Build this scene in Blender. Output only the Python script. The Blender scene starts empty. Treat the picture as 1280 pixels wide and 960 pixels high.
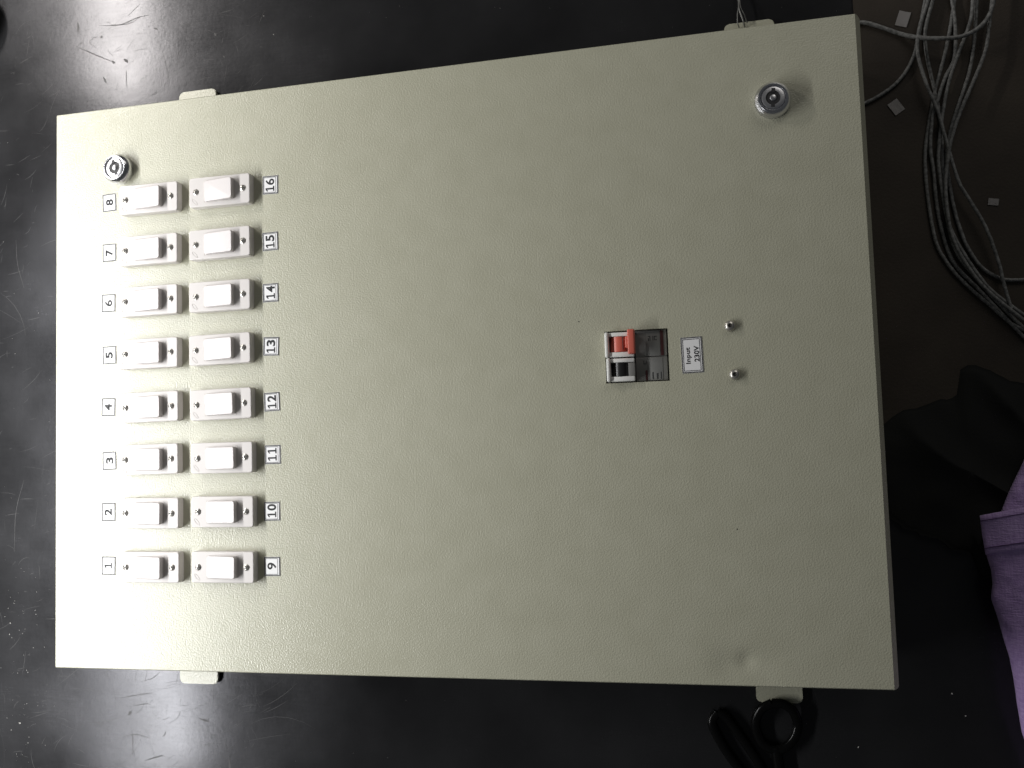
import bpy, bmesh, math, random
from mathutils import Vector, Matrix, noise
random.seed(7)
S = 0.001                                   # everything below is written in millimetres
PW, PH, DEPTH = 600.0, 430.56, 85.0         # flat of the door, and its height over the bench
scene = bpy.context.scene
COL = scene.collection

# ---------------------------------------------------------------- camera
FPX = 1120.0
CP = (497.9989, 271.6922, -602.8120)        # camera in door coordinates (u right, v down, w into the box)
RR = ((0.97515184, 0.03154251, 0.21928057), (-0.04533472, 0.99727785, 0.05815193), (-0.2168494, -0.06664799, 0.9739273))
def world(u, v, w):                          # door millimetres -> metres, origin under the door centre on the bench
    return Vector(((u - PW/2)*S, (PH/2 - v)*S, (DEPTH - w)*S))
def at(px, py, w=0.0):                       # photo pixel -> point on the plane w
    a = ((px - 640)/FPX, (py - 480)/FPX, 1.0)
    d = [sum(RR[k][i]*a[k] for k in range(3)) for i in range(3)]
    s = (w - CP[2])/d[2]
    return world(CP[0] + s*d[0], CP[1] + s*d[1], w)
def onb(px, py, z=0.0):                      # on the bench, z mm above it
    return at(px, py, DEPTH - z)
cam_d = bpy.data.cameras.new('camera'); cam = bpy.data.objects.new('camera', cam_d); COL.objects.link(cam)
rx = Vector((RR[0][0], -RR[0][1], -RR[0][2])); ry = -Vector((RR[1][0], -RR[1][1], -RR[1][2])); rz = -Vector((RR[2][0], -RR[2][1], -RR[2][2]))
m = Matrix.Identity(4)
for i in range(3):
    m[i][0], m[i][1], m[i][2] = rx[i], ry[i], rz[i]
m.translation = world(*CP)
cam.matrix_world = m
cam_d.sensor_fit = 'HORIZONTAL'; cam_d.sensor_width = 36; cam_d.lens = FPX/1280*36
cam_d.clip_start = 0.01; cam_d.clip_end = 50
scene.camera = cam

# ---------------------------------------------------------------- light: bench tubes, an added soft fill, dim room
wd = bpy.data.worlds.new('World'); scene.world = wd; wd.use_nodes = True
bg = wd.node_tree.nodes['Background']; bg.inputs[0].default_value = (0.90, 0.95, 1.0, 1); bg.inputs[1].default_value = 0.047
def lamp(name, loc, sx, sy, watts, col, rot=(0, 0, 0)):
    d = bpy.data.lights.new(name, 'AREA'); d.shape = 'RECTANGLE'; d.size = sx; d.size_y = sy; d.energy = watts; d.color = col
    o = bpy.data.objects.new(name, d); COL.objects.link(o); o.location = loc; o.rotation_euler = rot; return o
lamp('bench_tube_light', world(-335, 325, -430), 0.085, 0.84, 12.9, (0.99, 0.992, 0.995), (0, 0, math.radians(3.5)))
lamp('second_tube_light', world(-385, -430, -430), 0.075, 0.30, 5.6, (1.0, 0.95, 0.90), (0, 0, math.radians(3.5)))
fill_ = lamp('fill_light', world(1100, -1300, -1000), 0.9, 0.9, 5.0, (1.0, 0.96, 0.90))  # added soft fill from the upper right, not a known lamp
fill_.rotation_euler = (world(450, 100, 0) - fill_.location).to_track_quat('-Z', 'Y').to_euler()
vs = scene.view_settings; vs.view_transform = 'Standard'; vs.look = 'None'; vs.exposure = 0.0; vs.gamma = 1.0; vs.use_curve_mapping = False
scene.render.engine = 'CYCLES'

# ---------------------------------------------------------------- materials
def mat(name, col, rough=0.5, metal=0.0, spec=0.5, coat=0.0, coat_rough=0.1, sheen=0.0):
    M = bpy.data.materials.new(name); M.use_nodes = True
    p = M.node_tree.nodes['Principled BSDF']
    p.inputs['Base Color'].default_value = (*col, 1); p.inputs['Roughness'].default_value = rough
    p.inputs['Metallic'].default_value = metal; p.inputs['Specular IOR Level'].default_value = spec
    p.inputs['Coat Weight'].default_value = coat; p.inputs['Coat Roughness'].default_value = coat_rough
    p.inputs['Sheen Weight'].default_value = sheen
    return M
def nodes(M): return M.node_tree.nodes, M.node_tree.links, M.node_tree.nodes['Principled BSDF']
def tex(M, kind='ShaderNodeTexNoise', scale=100.0, stretch=(1, 1, 1), detail=3.0, rot=0.0):
    N, L, p = nodes(M)
    c = N.new('ShaderNodeTexCoord'); mp = N.new('ShaderNodeMapping'); mp.inputs['Scale'].default_value = stretch
    mp.inputs['Rotation'].default_value = (0, 0, rot)
    L.new(c.outputs['Object'], mp.inputs['Vector'])
    t = N.new(kind); t.inputs['Scale'].default_value = scale
    if kind == 'ShaderNodeTexNoise': t.inputs['Detail'].default_value = detail
    L.new(mp.outputs['Vector'], t.inputs['Vector'])
    return t
def ramp(M, src, stops):
    N, L, p = nodes(M); r = N.new('ShaderNodeValToRGB')
    e = r.color_ramp.elements
    while len(e) < len(stops): e.new(0.5)
    for k, (pos, c) in enumerate(stops):
        e[k].position = pos; e[k].color = (c, c, c, 1) if not isinstance(c, tuple) else (*c, 1)
    L.new(src, r.inputs['Fac']); return r.outputs['Color']
def bump(M, src, dist, strength=1.0, prev=None):
    N, L, p = nodes(M); b = N.new('ShaderNodeBump'); b.inputs['Distance'].default_value = dist; b.inputs['Strength'].default_value = strength
    L.new(src, b.inputs['Height'])
    if prev: L.new(prev, b.inputs['Normal'])
    L.new(b.outputs['Normal'], p.inputs['Normal']); return b.outputs['Normal']
def mixval(M, op, a, b):
    N, L, p = nodes(M); q = N.new('ShaderNodeMath'); q.operation = op
    for i, x in enumerate((a, b)):
        if isinstance(x, (int, float)): q.inputs[i].default_value = x
        else: L.new(x, q.inputs[i])
    return q.outputs[0]

MT = {}
# powder coat: orange-peel relief, plus the two shallow knocks near the lower edge
M = MT['powder'] = mat('pebble_powder_coat', (0.445, 0.430, 0.335), 0.34, spec=0.85)
N, L, p = nodes(M)
t1 = tex(M, scale=860, detail=1.0); t2 = tex(M, scale=55, detail=2)
L.new(ramp(M, t2.outputs['Fac'], [(0.3, (0.430, 0.424, 0.324)), (0.7, (0.456, 0.450, 0.348))]), p.inputs['Base Color'])
b1 = bump(M, ramp(M, t1.outputs['Fac'], [(0.34, 0.0), (0.66, 1.0)]), 0.00017, 0.50)
t3 = tex(M, scale=11, detail=6)                 # smudges where hands have rubbed the paint
L.new(ramp(M, t3.outputs['Fac'], [(0.35, 0.315), (0.68, 0.375)]), p.inputs['Roughness'])
g = N.new('ShaderNodeNewGeometry')
prev = b1
for (q, rad, dep) in ((at(933, 826), 0.006, 0.0011), (at(912, 829), 0.011, 0.0010), (at(952, 832), 0.012, 0.0007)):
    dist = N.new('ShaderNodeVectorMath'); dist.operation = 'DISTANCE'; L.new(g.outputs['Position'], dist.inputs[0]); dist.inputs[1].default_value = q
    e = mixval(M, 'POWER', mixval(M, 'DIVIDE', dist.outputs['Value'], rad), 2.0)
    prev = bump(M, mixval(M, 'POWER', 2.718, mixval(M, 'MULTIPLY', e, -1.0)), -dep, 1.0, prev)

# black bench top: worn, half-gloss, fine rubbing marks
M = MT['bench'] = mat('worn_black_laminate', (0.012, 0.012, 0.013), 0.3, spec=0.25, coat=0.05, coat_rough=0.16)
MT['bench'].node_tree.nodes['Principled BSDF'].inputs['Specular Tint'].default_value = (0.93, 0.93, 1.0, 1)
N, L, p = nodes(M)
n1 = tex(M, scale=9, detail=6); n2 = tex(M, scale=60, stretch=(1, 9, 1), detail=5, rot=0.5); n3 = tex(M, scale=40, stretch=(14, 1, 1), detail=4, rot=0.2)
n4 = tex(M, scale=300, detail=3)
rsum = mixval(M, 'ADD', mixval(M, 'MULTIPLY', n1.outputs['Fac'], 0.34), mixval(M, 'ADD', mixval(M, 'MULTIPLY', n2.outputs['Fac'], 0.05), mixval(M, 'MULTIPLY', n3.outputs['Fac'], 0.03)))
L.new(mixval(M, 'ADD', rsum, 0.02), p.inputs['Roughness'])
L.new(ramp(M, n1.outputs['Fac'], [(0.3, (0.010, 0.010, 0.0105)), (0.75, (0.020, 0.020, 0.0208))]), p.inputs['Base Color'])
n5 = tex(M, scale=26, stretch=(1, 1.6, 1), detail=7, rot=0.9)
bump(M, n4.outputs['Fac'], 0.00010, 0.35, bump(M, n5.outputs['Fac'], 0.0007, 0.2))
M = MT['board'] = mat('dark_brown_board', (0.024, 0.019, 0.014), 0.7, spec=0.3)
n1 = tex(M, scale=16, detail=6); N, L, p = nodes(M)
L.new(ramp(M, n1.outputs['Fac'], [(0.3, (0.032, 0.025, 0.019)), (0.72, (0.056, 0.045, 0.034))]), p.inputs['Base Color'])
bump(M, tex(M, scale=500, detail=4).outputs['Fac'], 0.0004, 0.5)

MT['plastic'] = mat('white_switch_plastic', (0.64, 0.61, 0.59), 0.38, spec=0.5)
bump(MT['plastic'], tex(MT['plastic'], scale=900, detail=2).outputs['Fac'], 0.00004, 0.4)
MT['rocker'] = mat('rocker_plastic', (0.585, 0.55, 0.54), 0.36, spec=0.5)
MT['mark'] = mat('moulded_mark', (0.60, 0.57, 0.54), 0.45)
MT['chrome'] = mat('chrome', (0.70, 0.70, 0.73), 0.2, metal=1.0)
MT['chrome_dull'] = mat('brushed_lock_face', (0.58, 0.58, 0.60), 0.36, metal=1.0)
bump(MT['chrome_dull'], tex(MT['chrome_dull'], scale=600, stretch=(1, 8, 1)).outputs['Fac'], 0.0001, 0.4)
MT['keyway'] = mat('keyway_dark', (0.035, 0.034, 0.036), 0.45, metal=0.3)
MT['steel'] = mat('zinc_screw', (0.50, 0.48, 0.44), 0.3, metal=0.75)
MT['slot'] = mat('dark_slot_and_speck', (0.05, 0.047, 0.043), 0.6)  # dark tone for screw slots, bolt sockets and specks
M = MT['paper'] = mat('label_paper', (0.80, 0.80, 0.80), 0.65, spec=0.3)
bump(M, tex(M, scale=400, detail=4).outputs['Fac'], 0.0001, 0.3)
MT['scrap'] = mat('darker_paper', (0.50, 0.48, 0.47), 0.75, spec=0.2)  # offcut paper, toned darker than the label paper
MT['ink'] = mat('printer_ink', (0.020, 0.020, 0.022), 0.6, spec=0.3)
MT['ink_line'] = mat('printed_line', (0.06, 0.06, 0.065), 0.6, spec=0.3)
MT['ink_grey'] = mat('faded_print', (0.035, 0.036, 0.035), 0.5)
MT['mcb_white'] = mat('breaker_white', (0.76, 0.76, 0.73), 0.3)
MT['mcb_grey'] = mat('breaker_grey', (0.18, 0.178, 0.168), 0.55)
MT['mcb_label'] = mat('breaker_label', (0.20, 0.20, 0.19), 0.5)
MT['mcb_black'] = mat('breaker_black', (0.014, 0.014, 0.014), 0.35)
MT['mcb_red'] = mat('breaker_red', (0.60, 0.135, 0.095), 0.4)
MT['mcb_darkred'] = mat('breaker_dark_red', (0.065, 0.020, 0.020), 0.4)
M = MT['cable'] = mat('grey_cable_sheath', (0.17, 0.17, 0.165), 0.5, spec=0.4)
N, L, p = nodes(M)
L.new(ramp(M, tex(M, scale=420, detail=3).outputs['Fac'], [(0.35, (0.10, 0.10, 0.097)), (0.65, (0.23, 0.23, 0.222))]), p.inputs['Base Color'])
MT['thinwire'] = mat('thin_tinned_wire', (0.22, 0.22, 0.21), 0.4, metal=0.5)
M = MT['purple'] = mat('purple_cotton', (0.155, 0.085, 0.230), 0.9, spec=0.2, sheen=0.3)
N, L, p = nodes(M)
q1 = tex(M, scale=160, stretch=(1, 7, 1), detail=5); q2 = tex(M, scale=160, stretch=(7, 1, 1), detail=5); q3 = tex(M, scale=14, detail=3)
w = mixval(M, 'ADD', mixval(M, 'MULTIPLY', q1.outputs['Fac'], 0.4), mixval(M, 'ADD', mixval(M, 'MULTIPLY', q2.outputs['Fac'], 0.3), mixval(M, 'MULTIPLY', q3.outputs['Fac'], 0.3)))
L.new(ramp(M, w, [(0.36, (0.42, 0.26, 0.60)), (0.64, (0.68, 0.49, 0.86))]), p.inputs['Base Color'])
bump(M, tex(M, scale=1100, detail=2).outputs['Fac'], 0.0006, 0.6, bump(M, w, 0.0018, 0.8))
MT['stitch'] = mat('purple_thread', (0.16, 0.09, 0.23), 0.85)
M = MT['blackcloth'] = mat('black_cloth', (0.013, 0.0135, 0.0128), 0.85, spec=0.2)
bump(M, tex(M, scale=500, detail=3).outputs['Fac'], 0.0004, 0.5)
MT['blackgloss'] = mat('black_tool_plastic', (0.004, 0.004, 0.004), 0.2, spec=0.15)
M = MT['tin'] = mat('dull_tin', (0.10, 0.10, 0.095), 0.35, metal=0.15)
bump(M, tex(M, scale=200, stretch=(1, 6, 1)).outputs['Fac'], 0.0003, 0.3)
MT['scuff'] = mat('scuffed_spot', (0.03, 0.029, 0.029), 0.48, spec=0.32)
MT['speck'] = mat('pale_speck', (0.5, 0.49, 0.46), 0.8)

# ---------------------------------------------------------------- mesh helpers (millimetres in, metres out)
def link(name, bm, material, parent=None, loc=None, smooth=35, rotz=0.0):
    me = bpy.data.meshes.new(name)
    bmesh.ops.recalc_face_normals(bm, faces=bm.faces)
    bmesh.ops.scale(bm, vec=(S, S, S), verts=bm.verts); bm.to_mesh(me); bm.free()
    for f in me.polygons: f.use_smooth = True
    me.set_sharp_from_angle(angle=math.radians(smooth))
    me.materials.append(MT[material])
    return put(name, me, parent, loc, rotz)
def put(name, me, parent=None, loc=None, rotz=0.0):
    o = bpy.data.objects.new(name, me); COL.objects.link(o)
    o.location = loc if loc is not None else (0, 0, 0); o.rotation_euler = (0, 0, rotz); o.parent = parent
    return o
def tag(o, label=None, category=None, group=None, kind=None):
    for k, v in (('label', label), ('category', category), ('group', group), ('kind', kind)):
        if v: o[k] = v
    return o
def box(bm, x0, x1, y0, y1, z0, z1, bev=0.0, seg=3, taper=0.0):
    r = bmesh.ops.create_cube(bm, size=1.0); vs_ = r['verts']
    for v in vs_:
        top = v.co.z > 0
        v.co = Vector((x0 if v.co.x < 0 else x1, y0 if v.co.y < 0 else y1, z1 if top else z0))
        if top and taper:
            v.co.x += taper if v.co.x == x0 else -taper; v.co.y += taper if v.co.y == y0 else -taper
    if bev:
        es = {e for v in vs_ for e in v.link_edges}
        bmesh.ops.bevel(bm, geom=list(es), offset=bev, segments=seg, profile=0.5, affect='EDGES', clamp_overlap=True)
def rbox(bm, x0, x1, y0, y1, z0, z1, rc, bev, seg=4):
    """box with rounded plan corners rc and a softened top edge"""
    pts = []
    for cx, cy, a0 in ((x1-rc, y1-rc, 0), (x0+rc, y1-rc, 90), (x0+rc, y0+rc, 180), (x1-rc, y0+rc, 270)):
        for k in range(seg+1):
            a = math.radians(a0 + 90*k/seg); pts.append((cx, cy, math.cos(a), math.sin(a)))
    rings = []
    prof = [(0, z0)] + [(bev*(1-math.cos(math.radians(90*k/3))), z1 - bev + bev*math.sin(math.radians(90*k/3))) for k in range(4)]
    for ins, z in prof:
        rings.append([bm.verts.new((cx + (rc-min(ins, rc*0.95))*ca, cy + (rc-min(ins, rc*0.95))*sa, z)) for cx, cy, ca, sa in pts])
    n = len(pts)
    for a, b in zip(rings, rings[1:]):
        for k in range(n): bm.faces.new((a[k], a[(k+1) % n], b[(k+1) % n], b[k]))
    bm.faces.new(rings[-1]); bm.faces.new(rings[0][::-1])
    return rings
def lathe(bm, prof, n=40, cx=0.0, cy=0.0):
    rings = []
    for r, z in prof:
        if r < 1e-6: rings.append([bm.verts.new((cx, cy, z))])
        else: rings.append([bm.verts.new((cx + r*math.cos(2*math.pi*k/n), cy + r*math.sin(2*math.pi*k/n), z)) for k in range(n)])
    for a, b in zip(rings, rings[1:]):
        for k in range(n):
            if len(a) == 1 and len(b) == 1: continue
            if len(a) == 1: bm.faces.new((a[0], b[k], b[(k+1) % n]))
            elif len(b) == 1: bm.faces.new((a[k], a[(k+1) % n], b[0]))
            else: bm.faces.new((a[k], a[(k+1) % n], b[(k+1) % n], b[k]))
def prism(bm, pts, z0, z1):
    a = [bm.verts.new((x, y, z0)) for x, y in pts]; b = [bm.verts.new((x, y, z1)) for x, y in pts]; n = len(pts)
    bm.faces.new(a[::-1]); bm.faces.new(b)
    for k in range(n): bm.faces.new((a[k], a[(k+1) % n], b[(k+1) % n], b[k]))
def tube(bm, pts, radii, n=10, flat=1.0):
    """pts in mm (Vectors); parallel-transport frame"""
    rings = []; up = Vector((0, 0, 1))
    for i, q in enumerate(pts):
        t = (pts[min(i+1, len(pts)-1)] - pts[max(i-1, 0)]).normalized()
        side = t.cross(up)
        side = side.normalized() if side.length > 1e-4 else Vector((1, 0, 0))
        nn = side.cross(t)
        r = radii[i] if isinstance(radii, (list, tuple)) else radii
        rings.append([bm.verts.new(q + side*(r*math.cos(2*math.pi*k/n)) + nn*(r*flat*math.sin(2*math.pi*k/n))) for k in range(n)])
    for a, b in zip(rings, rings[1:]):
        for k in range(n): bm.faces.new((a[k], a[(k+1) % n], b[(k+1) % n], b[k]))
    bm.faces.new(rings[0][::-1]); bm.faces.new(rings[-1])
def spline(P, per=8):
    P = [Vector(q) for q in P]; Q = [P[0]*2 - P[1]] + P + [P[-1]*2 - P[-2]]; out = []
    for i in range(1, len(Q)-2):
        a, b, c, d = Q[i-1], Q[i], Q[i+1], Q[i+2]
        for k in range(per):
            t = k/per
            out.append(0.5*((2*b) + (c-a)*t + (2*a-5*b+4*c-d)*t*t + (3*b-a-3*c+d)*t**3))
    out.append(Q[-2]); return out
def frame(bm, w_, h_, th, z0, z1, dx=0.0):
    for (x0, x1, y0, y1) in ((-w_/2, w_/2, h_/2-th, h_/2), (-w_/2, w_/2, -h_/2, -h_/2+th), (-w_/2, -w_/2+th, -h_/2+th, h_/2-th), (w_/2-th, w_/2, -h_/2+th, h_/2-th)):
        box(bm, x0+dx, x1+dx, y0, y1, z0, z1)
def empty(name, loc, parent=None):
    o = bpy.data.objects.new(name, None); COL.objects.link(o); o.location = loc; o.parent = parent; o.empty_display_size = 0.02; return o
def cut(o, tool_bm):
    me = bpy.data.meshes.new('cutter'); bmesh.ops.recalc_face_normals(tool_bm, faces=tool_bm.faces)
    bmesh.ops.scale(tool_bm, vec=(S, S, S), verts=tool_bm.verts); tool_bm.to_mesh(me); tool_bm.free()
    c = bpy.data.objects.new('cutter', me); COL.objects.link(c); c.location = o.location
    md = o.modifiers.new('cut', 'BOOLEAN'); md.operation = 'DIFFERENCE'; md.object = c; md.solver = 'EXACT'
    bpy.context.view_layer.update()
    nm = bpy.data.meshes.new_from_object(o.evaluated_get(bpy.context.evaluated_depsgraph_get()))
    o.modifiers.clear(); o.data = nm; bpy.data.objects.remove(c)
    nm.set_sharp_from_angle(angle=math.radians(12))
def text_bm(s, height, length, bold=0.018):
    """flat lettering, normalised: reads upward (+y), capitals point to -x"""
    cu = bpy.data.curves.new('lettering', 'FONT'); cu.body = s; cu.size = 1.0; cu.offset = bold; cu.extrude = 0.0
    cu.space_character = 1.05
    o = bpy.data.objects.new('lettering', cu); COL.objects.link(o); bpy.context.view_layer.update()
    me = bpy.data.meshes.new_from_object(o.evaluated_get(bpy.context.evaluated_depsgraph_get()))
    bpy.data.objects.remove(o)
    bm = bmesh.new(); bm.from_mesh(me); bpy.data.meshes.remove(me)
    xs = [v.co.x for v in bm.verts]; ys = [v.co.y for v in bm.verts]
    x0, x1, y0, y1 = min(xs), max(xs), min(ys), max(ys)
    for v in bm.verts:
        a = (v.co.x - (x0+x1)/2)/(x1-x0)*length; b = (v.co.y - (y0+y1)/2)/(y1-y0)*height
        v.co = Vector((-b, a, 0))
    r = bmesh.ops.extrude_face_region(bm, geom=bm.faces[:])
    for v in [q for q in r['geom'] if isinstance(q, bmesh.types.BMVert)]: v.co.z += 0.04
    return bm

def number_bm(s, height, length, bold):
    """digits set side by side; the 1 has a flag and a foot as printed"""
    out = bmesh.new(); cell = length/len(s)
    for k, ch in enumerate(s):
        mid = -length/2 + cell*(k + 0.5); gw = cell*(0.90 if len(s) > 1 else 1.0)
        if ch == '1':
            st = height*0.17; h2 = height/2; b_ = bmesh.new()
            prism(b_, [(-st/2, -h2), (st/2, -h2), (st/2, h2), (-st/2, h2)], 0, 0.04)
            prism(b_, [(-gw*0.42, -h2), (-st/2-0.005, -h2), (-st/2-0.005, -h2+st*0.82), (-gw*0.42, -h2+st*0.82)], 0, 0.04)
            prism(b_, [(st/2+0.005, -h2), (gw*0.42, -h2), (gw*0.42, -h2+st*0.82), (st/2+0.005, -h2+st*0.82)], 0, 0.04)
            prism(b_, [(-st/2-0.005, h2), (-gw*0.44, h2-height*0.17), (-gw*0.36, h2-height*0.29), (-st/2-0.005, h2-height*0.17)], 0, 0.04)
            for v in b_.verts: v.co = Vector((-v.co.y, v.co.x, v.co.z))
        else: b_ = text_bm(ch, height, gw, 0.017 if ch in '69' else bold)
        for v in b_.verts: v.co.y += mid
        me = bpy.data.meshes.new('glyph'); b_.to_mesh(me); b_.free(); out.from_mesh(me); bpy.data.meshes.remove(me)
    return out

# ================================================================ the bench
bm = bmesh.new(); box(bm, -620, 640, -620, 560, -32, 0, 1.5, 2)
bench = link('bench_top', bm, 'bench', smooth=8); tag(bench, kind='structure')
def scuff(pts, w0, per=6):
    P = spline([onb(x, y)/S for x, y in pts], per); bm = bmesh.new(); n = len(P); prev = None
    for i, q in enumerate(P):
        t = (P[min(i+1, n-1)] - P[max(i-1, 0)]).normalized(); sd = Vector((-t.y, t.x, 0))
        ww = w0*(0.25 + 0.75*math.sin(math.pi*(i+0.4)/(n))) * random.uniform(0.7, 1.2)
        a = bm.verts.new((q.x + sd.x*ww/2, q.y + sd.y*ww/2, 0.06)); b = bm.verts.new((q.x - sd.x*ww/2, q.y - sd.y*ww/2, 0.06))
        if prev: bm.faces.new((prev[0], a, b, prev[1]))
        prev = (a, b)
    link('scuff_mark', bm, 'scuff', bench)
for pts, w0 in (([(124, 32), (150, 31), (172, 22), (186, 19)], 0.9), ([(140, 31), (160, 30), (176, 21)], 0.6), ([(95, 58), (118, 68), (140, 77)], 1.1),
                ([(97, 28), (98, 35), (97, 40)], 2.0), ([(129, 96), (131, 100), (133, 104)], 1.6), ([(158, 88), (158, 100), (159, 110)], 0.8),
                ([(126, 45), (127, 46), (128, 47)], 2.2), ([(155, 74), (158, 76), (160, 78)], 3.2), ([(140, 76), (142, 78), (144, 78)], 2.2),
                ([(192, 35), (195, 36), (197, 37)], 1.6), ([(268, 41), (269, 43), (270, 45)], 1.8), ([(279, 70), (280, 71), (281, 72)], 1.5),
                ([(149, 873), (170, 869), (190, 866)], 0.8), ([(160, 894), (162, 892), (164, 889)], 2.8), ([(249, 898), (255, 900), (261, 902)], 1.6),
                ([(181, 951), (193, 947), (205, 944)], 1.1), ([(165, 913), (166, 925), (166, 945)], 0.9), ([(153, 921), (170, 918), (185, 922)], 0.7),
                ([(164, 883), (180, 880), (188, 880)], 0.8), ([(286, 945), (287, 955), (287, 965)], 1.8), ([(176, 852), (190, 848), (200, 840)], 0.6),
                ([(203, 921), (206, 918), (207, 914)], 0.9), ([(180, 880), (176, 887), (170, 892)], 0.6), ([(110, 905), (130, 903), (152, 895)], 0.5),
                ([(210, 905), (222, 897), (226, 888)], 0.5), ([(85, 860), (110, 862), (133, 868)], 0.4), ([(120, 60), (112, 52), (122, 45)], 0.5),
                ([(160, 20), (168, 12), (175, 5)], 0.5), ([(20, 300), (22, 330), (30, 360)], 0.5), ([(30, 600), (20, 640), (18, 690)], 0.5)):
    scuff(pts, w0)
bm = bmesh.new()                                # hairline scratches, far too many to count
for k in range(420):
    if k < 150: q = onb(random.uniform(0, 330), random.uniform(-10, 130))/S
    elif k < 320: q = onb(random.uniform(0, 330), random.uniform(838, 970))/S
    else: q = onb(random.uniform(-10, 62), random.uniform(140, 840))/S
    a0 = random.choice((0.3, 0.25, 1.45, random.uniform(0, 3.14))) + random.gauss(0, 0.2); ln = random.expovariate(1/9.0) + 1.5; cv = random.gauss(0, 0.25); ww = random.uniform(0.05, 0.17); prev = None
    for i in range(6):
        t = i/5; an = a0 + cv*t; x, y = q.x + ln*t*math.cos(an), q.y + ln*t*math.sin(an); hw = ww*(0.2 + math.sin(math.pi*min(0.97, max(0.03, t))))
        a = bm.verts.new((x - hw*math.sin(an), y + hw*math.cos(an), 0.03)); b = bm.verts.new((x + hw*math.sin(an), y - hw*math.cos(an), 0.03))
        if prev: bm.faces.new((prev[0], a, b, prev[1]))
        prev = (a, b)
tag(link('hairline_scratches', bm, 'scuff', bench), kind='stuff')
# crumbs of dust and swarf scattered on the bench
bm = bmesh.new()
def crumb(q, r):
    n = random.choice((4, 5, 6)); a0 = random.random()*6; z = q.z
    ring = [bm.verts.new((q.x + r*random.uniform(0.5, 1)*math.cos(a0+6.283*k/n), q.y + r*random.uniform(0.5, 1)*math.sin(a0+6.283*k/n), z+0.05)) for k in range(n)]
    top = bm.verts.new((q.x, q.y, z + r*0.8))
    for k in range(n): bm.faces.new((ring[k], ring[(k+1) % n], top))
    bm.faces.new(ring[::-1])
for k in range(70): crumb(onb(random.gauss(30, 16), random.uniform(740, 955))/S, random.uniform(0.12, 0.5))
for k in range(22): crumb(onb(random.uniform(0, 66), random.uniform(150, 740))/S, random.uniform(0.1, 0.4))
for x, y, r in ((13, 779, 0.9), (12, 793, 0.8), (25, 904, 1.2), (1190, 867, 0.8), (1207, 895, 0.7), (1073, 934, 0.9), (342, 43, 0.8), (330, 20, 0.5)): crumb(onb(x, y)/S, r)
for k in range(40): crumb(onb(random.uniform(300, 1060), random.choice((random.uniform(870, 958), random.uniform(2, 40))))/S, random.uniform(0.08, 0.28))
tag(link('dust_crumbs', bm, 'speck'), 'pale crumbs of dust and swarf strewn over the black bench', 'debris', kind='stuff')

# dark brown board beside the box
bm = bmesh.new()
A = onb(1061, -60)/S; B = onb(1068, 18)/S
prism(bm, [(A.x, A.y), (B.x, 226), (308, 226), (308, -62), (610, -70), (624, A.y+30), (A.x, A.y+30)], 0.05, 2.5)
board = link('brown_board', bm, 'board'); tag(board, 'dark brown board lying on the bench under the grey cables', 'board')

# ================================================================ the control box
root = empty('control_box', (0, 0, 0))
tag(root, 'beige steel control box with numbered white switches lying face up on the black bench', 'control box')
BR = 4.2                                      # bend radius round the door
ox, oy = PW/2 + BR, PH/2 + BR
bm = bmesh.new(); box(bm, -ox+4, ox-4, -oy+4, oy-4, 0, DEPTH-21, 2.0, 3)
link('enclosure_body', bm, 'powder', root, smooth=8)
bm = bmesh.new(); box(bm, -ox+7, ox-7, -oy+7, oy-7, DEPTH-21, DEPTH-19)
link('door_seal', bm, 'mcb_black', root)
bm = bmesh.new(); box(bm, -ox, ox, -oy, oy, -19, 0, BR, 6)
for v in bm.verts:                            # tight folds on three sides, a slack splayed fold on the right
    if v.co.x < -PW/2: v.co.x = -PW/2 + (v.co.x + PW/2)*0.4
    if abs(v.co.y) > PH/2: v.co.y = math.copysign(PH/2 + (abs(v.co.y) - PH/2)*0.3, v.co.y)
    if v.co.x > PW/2 and v.co.z > -10:
        d_ = (v.co.x - PW/2)/BR; v.co.z = min(v.co.z, -8.5*d_)
door = link('front_door', bm, 'powder', root, (0, 0, DEPTH*S), smooth=12)
# cut-out for the breaker
mc0 = at(755.2, 416); mc1 = at(836, 474)
ML = world(428.9, 0, 0).x/S; MRt = world(471.2, 0, 0).x/S; MTp = world(0, 197.9, 0).y/S; MBt = world(0, 233.1, 0).y/S
tb = bmesh.new(); box(tb, ML, MRt, MBt, MTp, -12, 5); cut(door, tb)

# mounting tabs
def tab(x0, x1, yin, yout, label):
    rc = 3.6
    sgn = 1 if yout > yin else -1
    pts = [(x0, yin), (x1, yin)]
    for k in range(6):
        a = math.radians(90*k/5); pts.append((x1-rc+rc*math.cos(a), yout + sgn*(-rc+rc*math.sin(a))))
    for k in range(6):
        a = math.radians(90*k/5); pts.append((x0+rc-rc*math.sin(a), yout + sgn*(-rc+rc*math.cos(a))))
    bm = bmesh.new(); prism(bm, pts, 1.2, 4.2)
    es = [e for e in bm.edges if abs(e.verts[0].co.z - e.verts[1].co.z) < 1e-6]
    bmesh.ops.bevel(bm, geom=es, offset=0.6, segments=2, affect='EDGES')
    o = link('mounting_tab', bm, 'powder', root)
    tb = bmesh.new(); lathe(tb, [(0, -3), (3.6, -3), (3.6, 9), (0, 9)], 24, (x0+x1)/2 + 1, yin + (yout-yin)*0.50)
    cut(o, tb); o['label'] = label
W81 = DEPTH - 4.2
def xs(px, py): return at(px, py, W81)/S
a = xs(224, 116); b = xs(269.5, 112.5); tab(a.x, b.x, oy-8, a.y, 'mounting tab beside the lock near switch 8')
a = xs(905, 31); b = xs(967.5, 25); tab(a.x, b.x, oy-8, a.y, 'mounting tab with thin wires lying over it')
a = xs(225, 854); b = xs(272, 852); tab(a.x, b.x, -oy+8, a.y, 'bright mounting tab below switches 1 and 9')
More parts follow.
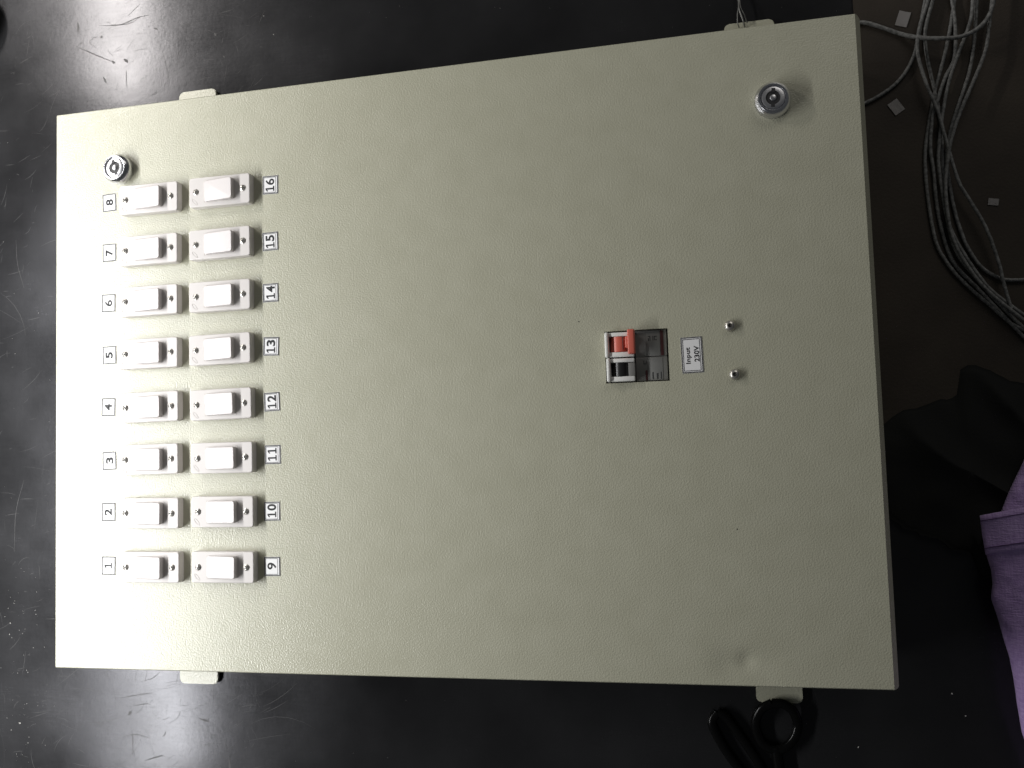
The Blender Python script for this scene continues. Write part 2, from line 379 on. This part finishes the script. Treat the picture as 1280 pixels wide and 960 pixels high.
a = xs(945.5, 872); b = xs(1004, 879.5); tab(a.x, b.x, -oy+8, b.y, 'mounting tab partly behind the scissors handle')

# ---- rocker switches
SW = {8: (184.9, 247.7), 7: (184.6, 311.8), 6: (184.6, 375.6), 5: (184.7, 441.5), 4: (185.3, 508.6), 3: (185.0, 574.2), 2: (185.5, 641.6), 1: (186.0, 709.2),
      16: (273.9, 238.0), 15: (273.9, 303.7), 14: (274.0, 369.5), 13: (274.1, 436.2), 12: (275.2, 505.1), 11: (276.5, 572.2), 10: (277.4, 639.8), 9: (277.8, 709.2)}
TH = 6.2
def keep(o):
    me = o.data; bpy.data.objects.remove(o); return me
bm = bmesh.new(); rbox(bm, -25.1, 25.1, -11.3, 11.3, 0.02, TH, 2.0, 0.8)
plate_me = keep(link('plate', bm, 'plastic', smooth=14))
# rocker: wedge, low end towards the label side (-x), high end +x, softly rounded, slightly dished
bm = bmesh.new()
rg = rbox(bm, -12.3, 12.3, -8.0, 8.0, TH-1.0, TH+3.0, 1.8, 0.7)
for v in bm.verts:
    if v.co.z > TH: 
        k = (v.co.x + 12.3)/24.6
        v.co.z = TH + (v.co.z - TH)*(0.35 + 1.10*k)
rocker_me = keep(link('rocker', bm, 'rocker', smooth=14))
bm = bmesh.new()
pts = []
for k in range(28):
    a_ = 2*math.pi*k/28; pts.append((12.75*max(-1, min(1, 1.15*math.cos(a_))), 8.45*max(-1, min(1, 1.25*math.sin(a_)))))
frame(bm, 25.9, 17.3, 0.55, TH+0.01, TH+0.10)
gap_me = keep(link('rocker_gap', bm, 'mark'))
bm = bmesh.new(); lathe(bm, [(2.35, TH+0.0), (2.3, TH+0.35), (1.7, TH+0.75), (0, TH+0.9)], 20)
screw_me = keep(link('screw', bm, 'steel'))
bm = bmesh.new(); box(bm, -1.65, 1.65, -0.34, 0.34, TH+0.5, TH+0.98); box(bm, -0.34, 0.34, -1.65, 1.65, TH+0.5, TH+0.985)
slot_me = keep(link('cross_slot', bm, 'slot'))
bm = bmesh.new()                                # moulded lozenge in the plate corner
loop = [Vector((3.0*math.cos(6.283*k/20), 0.95*math.sin(6.283*k/20), TH+0.04)) for k in range(21)]
tube(bm, loop, 0.16, 5)
mark_me = keep(link('moulded_mark', bm, 'mark'))
for n_, (px, py) in SW.items():
    c = at(px, py, -TH); rz = math.radians(random.uniform(-0.6, 0.6))
    s_ = put('rocker_switch', plate_me, root, (c.x, c.y, DEPTH*S), rz); s_['label'] = 'white rocker switch next to the number %d label' % n_
    s_['group'] = 'rocker switches'
    r_ = put('rocker', rocker_me, s_, (0.2*S, random.uniform(-0.25, 0.25)*S, 0)); r_.rotation_euler = (0, math.radians(random.uniform(-1.3, 1.3)), math.radians(random.uniform(-0.5, 0.5)))
    put('rocker_gap', gap_me, s_, (0.2*S, 0, 0))
    for sx in (-19.4, 19.3):
        k_ = put('screw', screw_me, s_, (sx*S, random.uniform(-0.2, 0.2)*S, 0))
        q_ = put('cross_slot', slot_me, s_, k_.location.copy(), random.uniform(0, 1.57)); 
        q_.parent = s_
    mk = put('moulded_mark', mark_me, s_, (-20.3*S, -7.2*S, 0), math.radians(-48))

# ---- number labels
LB = {8: (137, 253.5), 7: (137, 316), 6: (136, 379), 5: (137, 444), 4: (136, 509), 3: (137, 576), 2: (136, 640), 1: (136, 707),
      16: (338, 231.3), 15: (338, 301.8), 14: (338.3, 366), 13: (339, 433), 12: (340, 502.3), 11: (341, 568.2), 10: (340.3, 639), 9: (340.3, 708)}
for n_, (px, py) in LB.items():
    c = at(px, py); left = n_ <= 8
    w_, h_ = (11.8, 13.8) if left else (12.6, 13.8)
    bm = bmesh.new(); box(bm, -w_/2, w_/2, -h_/2, h_/2, 0.05, 0.28)
    l_ = link('number_label', bm, 'paper', root, (c.x, c.y, DEPTH*S), rotz=math.radians(random.uniform(-2.2, 2.2)))
    l_['label'] = 'small white paper label printed with the number %d' % n_
    bm = bmesh.new(); frame(bm, w_-0.2, h_-0.2, 0.75, 0.285, 0.30, random.uniform(-0.1, 0.1))
    if not left: frame(bm, w_-2.8, h_-2.2, 0.36, 0.285, 0.298, -0.35)
    link('printed_border', bm, 'ink_line', l_)
    bm = number_bm(str(n_), 6.3 if left else 7.0, 4.9 if n_ < 10 else 10.4, 0.03)
    link('numeral', bm, 'ink', l_, (random.uniform(-0.3, 0.3)*S - (0 if left else 0.2*S), random.uniform(-0.3, 0.3)*S, 0.00030))

# ---- input label
c = at(865, 443.7)
bm = bmesh.new(); box(bm, -7.0, 7.0, -12.0, 12.0, 0.05, 0.28)
l_ = link('input_label', bm, 'paper', root, (c.x, c.y, DEPTH*S), rotz=math.radians(1.0)); l_['label'] = 'white paper label printed Input 230V beside the breaker'
bm = bmesh.new(); frame(bm, 13.8, 23.8, 0.75, 0.285, 0.30); frame(bm, 11.4, 21.4, 0.50, 0.285, 0.299, -0.1); link('printed_border', bm, 'ink_line', l_)
link('printed_word', text_bm('Input', 3.9, 11.0, 0.03), 'ink', l_, (-2.2*S, -0.3*S, 0.0003))
link('printed_word', text_bm('230V', 3.4, 10.6, 0.03), 'ink', l_, (3.1*S, 0.6*S, 0.0003))

# ---- cam locks
def lock(px, py, rot, label):
    H = 8.0; c = at(px, py, -H)
    bm = bmesh.new()
    lathe(bm, [(0, 0.02), (11.6, 0.02), (11.7, 4.4), (11.3, 5.4), (10.0, 7.3), (9.4, 7.9), (8.8, 8.0), (8.2, 7.9), (7.9, 7.3), (7.6, 6.9), (0, 6.9)], 56)
    k = link('cam_lock', bm, 'chrome', root, (c.x, c.y, DEPTH*S), rotz=math.radians(rot), smooth=28); k['label'] = label
    bm = bmesh.new(); lathe(bm, [(7.4, 6.92), (7.4, 7.3), (6.9, 7.55), (4.7, 7.55), (4.5, 7.1), (4.5, 6.92)], 44); link('lock_ring', bm, 'chrome_dull', k)
    bm = bmesh.new(); lathe(bm, [(0, 6.95), (4.48, 6.95), (4.48, 7.05), (0, 7.05)], 32); 
    box(bm, -1.2, 1.2, 3.6, 6.3, 6.93, 7.62); box(bm, -1.2, 1.2, -6.3, -3.6, 6.93, 7.62); link('keyway', bm, 'keyway', k)
    bm = bmesh.new(); lathe(bm, [(2.0, 7.06), (2.0, 7.6), (1.6, 7.85), (0, 7.9)], 24); link('lock_pin', bm, 'chrome_dull', k)
lock(142.5, 209, 15, 'chrome cam lock near switch 8'); lock(966.5, 121.5, -4, 'chrome cam lock in the door corner far from the switches')

# ---- two bolts near the input label
for px, py, lb in ((912.5, 406.8, 'round head bolt beside the input label, farther from the dents'), (918.5, 467.8, 'round head bolt beside the input label, closer to the dents')):
    c = at(px, py, -3)
    bm = bmesh.new(); lathe(bm, [(0, 0.02), (3.7, 0.02), (3.6, 1.6), (3.1, 2.6), (2.2, 3.3), (1.45, 3.5), (1.35, 2.6), (0, 2.5)], 28)
    k = link('round_head_bolt', bm, 'steel', root, (c.x, c.y, DEPTH*S)); k['label'] = lb
    bm = bmesh.new(); lathe(bm, [(0, 2.52), (1.3, 2.52), (1.3, 2.7), (0, 2.7)], 6); link('drive_socket', bm, 'slot', k)
for px, py in ((723.5, 402), (921.5, 661.5)):
    c = at(px, py); bm = bmesh.new(); lathe(bm, [(0, 0.01), (0.42, 0.01), (0.36, 0.14), (0, 0.18)], 9)
    link('dirt_speck', bm, 'slot', root, (c.x, c.y, DEPTH*S))

# ---- two-pole breaker showing through the cut-out
mb = empty('circuit_breaker', world(428.9, 197.9, 0), root); mb['label'] = 'two pole circuit breaker with one red and one black toggle'
FX, FY = 42.3/79.2, 35.2/58.5                       # mm per photo pixel here
def X(z): return (z - 120)/12*FX
def Y(z): return -(z - 145)/12*FY
def mpart(name, mt, boxes, bev=0.35, seg=2):
    bm = bmesh.new()
    for (x0, x1, y0, y1, z0, z1) in boxes: box(bm, X(x0), X(x1), Y(y1), Y(y0), z0, z1, bev, seg)
    return link(name, bm, mt, mb)
bm = bmesh.new(); box(bm, 0.05, 42.2, -35.1, -0.05, -11.9, -7.0); link('cutout_shade_sheet', bm, 'mcb_black', mb)  # black sheet added as painted shade in the gap round the breaker
for k, (y0, y1, dx) in enumerate(((165, 508, 0), (515, 835, 14))):
    mpart('pole_rim', 'mcb_white', [(130+dx, 190+dx, y0, y1, -7, 5.2)], 1.1, 4)
    mpart('pole_housing', 'mcb_white', [(190+dx, 560, y0+8, y0+62, -7, 3.6), (190+dx, 560, y1-70, y1-4, -7, 3.6), (190+dx, 560, y0+40, y1-40, -7, -4.5)], 0.45)
    bm = bmesh.new(); r = 6.6; cx = X(345+dx)
    prof = [(cx + r*math.cos(math.radians(q)), -3.6 + r*math.sin(math.radians(q))*1.12) for q in range(0, 181, 10)]
    ya, yb = Y(y0+66), Y(y1-74)
    va = [bm.verts.new((x, ya, z)) for x, z in prof]; vb = [bm.verts.new((x, yb, z)) for x, z in prof]
    for i in range(len(prof)-1): bm.faces.new((va[i], va[i+1], vb[i+1], vb[i]))
    bm.faces.new(va); bm.faces.new(vb[::-1]); bm.faces.new((va[0], vb[0], vb[-1], va[-1]))
    link('toggle_drum', bm, ('mcb_red', 'mcb_black')[k], mb, smooth=40)
mpart('toggle_rib', 'mcb_darkred', [(398, 412, 232, 405, -3, 3.6)], 0.2)
mpart('toggle_lever', 'mcb_red', [(440, 520, 232, 392, -2, 6.0), (482, 588, 148, 478, 3.5, 9.0)], 0.9, 3)
mpart('pole_shoulder', 'mcb_grey', [(470, 568, 585, 765, -7, 3.3)], 0.4)
mpart('front_face', 'mcb_grey', [(575, 1045, 150, 506, -7, -2.4), (575, 1045, 512, 832, -7, -2.4)], 0.3)
mpart('rating_plate', 'mcb_label', [(745, 948, 160, 500, -2.5, -2.1), (752, 975, 520, 826, -2.5, -2.1)], 0.1)
mpart('colour_strip', 'mcb_darkred', [(955, 1000, 165, 500, -2.5, -2.0), (715, 745, 690, 826, -2.5, -2.0)], 0.1)
mpart('printed_mark', 'ink_grey', [(770, 784, 262, 300, -2.12, -2.04), (795, 806, 240, 302, -2.12, -2.04), (770, 806, 232, 242, -2.12, -2.04), (840, 850, 232, 296, -2.12, -2.04), (862, 905, 236, 246, -2.12, -2.04),
      (862, 872, 246, 292, -2.12, -2.04), (880, 905, 282, 292, -2.12, -2.04), (690, 735, 600, 608, -2.42, -2.3), (690, 700, 560, 600, -2.42, -2.3), (725, 735, 560, 600, -2.42, -2.3),
      (815, 835, 720, 815, -2.12, -2.04), (880, 905, 735, 815, -2.12, -2.04), (940, 955, 720, 815, -2.12, -2.04)], 0.0)

# ================================================================ cables and scraps on the brown board
def cable(pts, r, zs, label, group=None, wob=0.15):
    P = []
    for i, (x, y) in enumerate(pts):
        t = i/(len(pts)-1); z = zs(t) if callable(zs) else zs
        P.append(onb(x, y, z)/S)
    bm = bmesh.new(); Q = spline(P, 8)
    for q in Q: q.x += random.uniform(-wob, wob)*0.4; q.y += random.uniform(-wob, wob)*0.4
    tube(bm, Q, [r*random.uniform(0.95, 1.06) for _ in Q], 10)
    tag(link('grey_cable', bm, 'cable', smooth=80), label, 'cable', group)
R0 = 1.28; B0 = 2.6 + R0
G = 'cables bundled on the brown board'; LBL = 'thin grey cable running in the loose bundle on the brown board'
strands = [
 ([(1165, -30), (1160, 0), (1149, 36), (1147, 66), (1158, 105), (1172, 138), (1183, 177), (1198, 226), (1212, 250), (1232, 284), (1248, 327), (1254, 352), (1264, 386)], lambda t: B0 + 4.2 + 2*math.sin(3*t)),
 ([(1172, -30), (1166, 0), (1157, 36), (1158, 66), (1168, 112), (1173, 135), (1177, 165), (1178, 205), (1181, 240), (1186, 285), (1197, 318), (1222, 350), (1250, 381), (1290, 420)], lambda t: B0 + 0.2),
 ([(1196, -30), (1193, 0), (1188, 33), (1180, 72), (1170, 108), (1163, 144), (1157, 184), (1157, 217), (1162, 262), (1171, 305), (1188, 334), (1209, 357), (1240, 384), (1265, 405), (1290, 416)], lambda t: B0),
 ([(1186, -30), (1190, 0), (1194, 33), (1193, 72), (1181, 98), (1172, 125), (1166, 144), (1163, 184), (1167, 213), (1172, 262), (1183, 308), (1196, 334), (1223, 361), (1248, 388), (1290, 432)], lambda t: B0 + 3.6*math.exp(-((t-0.32)/0.2)**2)),
 ([(1218, -30), (1216, 0), (1213, 26), (1201, 59), (1188, 95), (1180, 131), (1176, 160), (1173, 200), (1178, 240), (1185, 277), (1200, 309), (1223, 344), (1244, 367), (1290, 401)], lambda t: B0 + 3.3),
 ([(1224, -30), (1221, 0), (1218, 49), (1211, 92), (1198, 131), (1188, 164), (1183, 197), (1187, 230), (1193, 262), (1200, 286), (1210, 310), (1227, 334), (1248, 347), (1263, 350), (1290, 349)], lambda t: B0 + 0.1),
 ([(1243, -20), (1239, 10), (1236, 36), (1231, 66), (1214, 108), (1201, 138), (1191, 167), (1186, 190), (1182, 225), (1184, 262), (1192, 300), (1212, 336), (1240, 368), (1290, 408)], lambda t: B0 + 6.6 + 0.6*math.sin(6*t))]
for pts, z in strands: cable(pts, R0, z, LBL, G)
cable([(1066, 30), (1078, 28), (1092, 31), (1110, 37), (1128, 43), (1150, 47), (1175, 48), (1200, 46), (1222, 36), (1236, 20), (1242, 0), (1246, -30)], 1.55,
      lambda t: B0 + (0 if t < 0.35 else 10.5*min(1, (t-0.35)*5)), 'grey cable leaving the box corner and crossing over the bundle')
cable([(1070, 133), (1083, 128), (1100, 119), (1118, 106), (1132, 90), (1143, 68), (1148, 45), (1153, 20), (1158, -10), (1160, -30)], 1.3, lambda t: B0 + 0.05, 'grey cable curving from the box side up under the bundle')
def scrap(c, w_, h_, rot, label):
    bm = bmesh.new(); nx = 4
    for i in range(nx+1):
        for j in range(nx+1): bm.verts.new(((i/nx-0.5)*w_, (j/nx-0.5)*h_, 0.35 + 0.5*((i/nx-0.5)**2)*1.2 + 0.15*random.random()))
    bm.verts.ensure_lookup_table()
    for i in range(nx):
        for j in range(nx): a_ = i*(nx+1)+j; bm.faces.new([bm.verts[k] for k in (a_, a_+nx+1, a_+nx+2, a_+1)])
    r = bmesh.ops.solidify(bm, geom=bm.faces[:], thickness=0.2)
    q = onb(*c, 2.5)
    tag(link('paper_scrap', bm, 'scrap', None, (q.x, q.y, 0.0026), rotz=math.radians(rot)), label, 'paper scrap', 'paper offcuts on the board')
scrap((1128.5, 24), 8.2, 11.2, -20, 'white paper offcut above the cable that leaves the box corner')
scrap((1120, 134), 7.8, 10.0, 32, 'white paper offcut under the cable curving from the box side')
scrap((1241.5, 252.5), 6.8, 4.8, -10, 'smallest white paper offcut, past the cable bundle')
# thin wires over the tab
for k, pts in enumerate(([(920, -25, 4), (923, 0, 6), (924, 12, 9), (929, 26, 9), (931, 34, 5.2)], [(921, -25, 3), (923.5, 2, 6), (922, 16, 8), (922, 28, 8), (924, 35, 5.2)], [(925, -20, 3), (925, 6, 7), (931, 20, 8), (934, 29, 5.2)])):
    bm = bmesh.new(); tube(bm, spline([onb(x, y, z)/S for x, y, z in pts], 8), 0.42 if k else 0.6, 7)
    tag(link('thin_wire', bm, 'thinwire', smooth=80), 'thin bare wire lying across the mounting tab near the corner lock', 'wire', 'thin wires over the tab')

# ================================================================ round tin, only its side in view
q = onb(-40, 33)
bm = bmesh.new(); lathe(bm, [(0, 0.02), (34, 0.02), (35, 1), (35, 9.2), (36, 9.6), (36, 15.0), (35.2, 16), (33.8, 16.2), (33.2, 15.2), (32.0, 14.4), (0, 14.4)], 72)
tag(link('round_tin', bm, 'tin', None, (q.x, q.y, 0)), 'round grey metal tin standing on the bench away from the box', 'tin')

# ================================================================ dark things at the lower edge
# scissors: two black finger loops, shanks meeting at a pivot, steel blades running out of view
sc = empty('scissors', onb(965, 1000)); tag(sc, 'pair of scissors with glossy black finger loops lying beside the mounting tab', 'scissors')
s0 = Vector(sc.location)/S
def loop_handle(outline, zf, r, shank):
    P = [onb(x, y, zf(x, y))/S - s0 for x, y in outline]; Q = spline(P + [P[0]], 6)
    bm = bmesh.new(); tube(bm, Q, r, 12, 0.8)
    tube(bm, [onb(x, y, z)/S - s0 for x, y, z in shank], [r*1.15, r*1.1, r*0.9, r*0.8], 12, 0.75)
    link('handle_loop', bm, 'blackgloss', sc, smooth=70)
loop_handle([(897, 890), (908, 897), (926, 921), (944, 947), (955, 968), (950, 980), (936, 974), (917, 952), (900, 926), (890, 903)], lambda x, y: 4.0, 3.4, [(948, 972, 4.6), (958, 988, 4.6), (972, 1006, 4.8), (984, 1026, 5.0)])
loop_handle([(965, 879), (980, 880), (992, 890), (997, 906), (993, 922), (982, 934), (968, 937), (954, 930), (946, 915), (945, 899), (952, 886)], lambda x, y: 4.4 + max(0, (905-y))*0.16, 3.4, [(970, 934, 4.4), (974, 960, 4.6), (980, 990, 5.4), (988, 1026, 6.4)])
pv = onb(988, 1028)/S - s0
for k, (dx, z0) in enumerate(((-9, 3.0), (13, 5.4))):
    bm = bmesh.new(); prism(bm, [(pv.x-6, pv.y+6), (pv.x+6, pv.y+6), (pv.x+7+dx*0.3, pv.y-30), (pv.x+dx+1, pv.y-105), (pv.x+dx, pv.y-106), (pv.x-6+dx*0.3, pv.y-30)], z0, z0+1.8)
    link('blade', bm, 'steel', sc)
bm = bmesh.new(); lathe(bm, [(0, 2.0), (3.6, 2.0), (3.6, 8.2), (2.8, 8.9), (0, 9.0)], 20, pv.x, pv.y-8); link('pivot_screw', bm, 'steel', sc)

# crumpled black cloth
def fbm(x, y, s, seed=0.0): return noise.fractal(Vector((x*s, y*s, seed)), 1.0, 2.0, 4)
def sheet(name, mt, grid, thick=0.0):
    bm = bmesh.new(); rows = [[bm.verts.new(q) for q in r] for r in grid]
    for a, b in zip(rows, rows[1:]):
        for i in range(len(a)-1): bm.faces.new((a[i], a[i+1], b[i+1], b[i]))
    me = link(name, bm, mt, smooth=80)
    if thick:
        md = me.modifiers.new('thick', 'SOLIDIFY'); md.thickness = thick*S; md.offset = -1
    return me
c0 = onb(1208, 590)/S; NR, NT = 40, 96
bm = bmesh.new(); rows = []
for i in range(NR+1):
    row = []
    for k in range(NT):
        a_ = 2*math.pi*k/NT; ca, sa = math.cos(a_), math.sin(a_)
        R_ = 62*(1 + 0.20*fbm(ca*30, sa*30, 0.04, 3.0) + 0.10*math.cos(2*a_+0.6)) * (1.25 if ca > 0 else 1.0)
        r = R_*i/NR; x, y = c0.x + r*ca, c0.y + r*sa; f = i/NR
        x = max(x, 307.0 + 0.6*(i % 3))
        fold = 1 - abs(noise.noise(Vector((x*0.016 + y*0.010, y*0.012, 4.0))))*2.2; h = (1-f**3)*(5 + 9*max(0, fold)**2 + 4*noise.noise(Vector((x*0.03, y*0.03, 8.0)))) + 3.0
        if f > 0.97: h = 2.9
        row.append(bm.verts.new((x, y, max(2.8, h))))
    rows.append(row)
for a, b in zip(rows[1:], rows[2:]):
    for k in range(NT): bm.faces.new((a[k], a[(k+1) % NT], b[(k+1) % NT], b[k]))
bm.faces.new(rows[1])
lowest = [bm.verts.new((v.co.x, v.co.y, 0.1 if v.co.y < -66 else 2.6)) for v in rows[-1]]
for k in range(NT): bm.faces.new((rows[-1][k], rows[-1][(k+1) % NT], lowest[(k+1) % NT], lowest[k]))
for v in rows[0]: bm.verts.remove(v)
cl = link('black_cloth', bm, 'blackcloth', smooth=80); tag(cl, 'crumpled black cloth heaped between the box and the purple garment', 'cloth')

# purple garment: body, folded band, stitching
gm = empty('purple_garment', onb(1262, 760)); tag(gm, 'purple cotton garment with a folded stitched band lying on the bench', 'garment')
def lerp_edge(E, t):
    y = E[0][1] + (E[-1][1]-E[0][1])*t
    for (x0, y0), (x1, y1) in zip(E, E[1:]):
        if y <= y1 or (x1, y1) == E[-1]:
            k = (y-y0)/(y1-y0); return x0 + (x1-x0)*k, y
def drape(name, edge, base, rise, right, nj, seed, slope=0.0):
    g = []
    for j in range(nj+1):
        t = j/nj; x, y = lerp_edge(edge, t); row = []
        for i in range(-2, 41):
            s = max(0, i)/40
            if i < 0: z = base*(0.35 if i == -1 else 0.02); xx = x + (1.5 if i == -1 else 5.0)
            else: z = base + rise*(1-math.exp(-s*9)); xx = x + (right - x)*s**1.4
            yy = y + slope*(xx - x)
            q = onb(xx, yy, z)/S
            f = fbm(q.x, q.y, 0.02, seed)
            q.z += (3.6*f + 0.8*fbm(q.x, q.y, 0.12, seed+4))*min(1, (i+2)/6)
            q.z = max(0.1, q.z) - 0.0; row.append(q - Vector(gm.location)/S)
        g.append(row)
    o = sheet(name, 'purple', g, 0.0); o.parent = gm; return o
drape('garment_body', [(1229, 668), (1233, 693), (1239, 712), (1241, 730), (1239, 748), (1247, 772), (1254, 796), (1262, 822), (1267, 850), (1271, 880), (1277, 915), (1288, 945), (1310, 1000)], 18, 16, 1480, 90, 1.0)
drape('garment_back', [(1300, 540), (1281, 572), (1272, 592), (1262, 612), (1251, 640), (1246, 664)], 16, 8, 1480, 40, 2.0)
# the band: a flattened folded tube of cloth across
def band(y0f, y1f, lift, name, mt, half=False):
    bm = bmesh.new(); rows = []
    for i in range(41):
        s = i/40; xx = 1225 + 255*s
        ring = []
        ya = 645 - 10.5*s*4.6; yb = 693 - 8*s*4.6
        prof = [(y0f, 0.0), (y0f-0.01, 0.6), (y0f+0.015, 1.0)] + [(y0f + (y1f-y0f)*k/8, 1.0 + 0.05*math.sin(k*1.7)) for k in range(1, 8)] + [(y1f-0.015, 1.0), (y1f+0.01, 0.6), (y1f, 0.0)]
        for f, hz in prof:
            z = (21.5 + 14.5*(1-math.exp(-s*9)))*1.0 + lift*hz
            x_ = xx + 7*f
            q = onb(x_, ya + (yb-ya)*f, z)/S
            q.z += 2.2*fbm(q.x, q.y, 0.025, 1.0) + 0.4*fbm(q.x, q.y, 0.2, 5.0)
            ring.append(bm.verts.new(q - Vector(gm.location)/S))
        rows.append(ring)
    for a, b in zip(rows, rows[1:]):
        for k in range(len(a)-1): bm.faces.new((a[k], a[k+1], b[k+1], b[k]))
    bm.faces.new(rows[0])
    o = link(name, bm, mt, gm, smooth=70); return o
band(0.0, 1.0, 3.6, 'folded_band', 'purple')
band(0.125, 0.150, 4.0, 'stitch_line', 'stitch'); band(0.835, 0.862, 4.4, 'stitch_line', 'stitch')
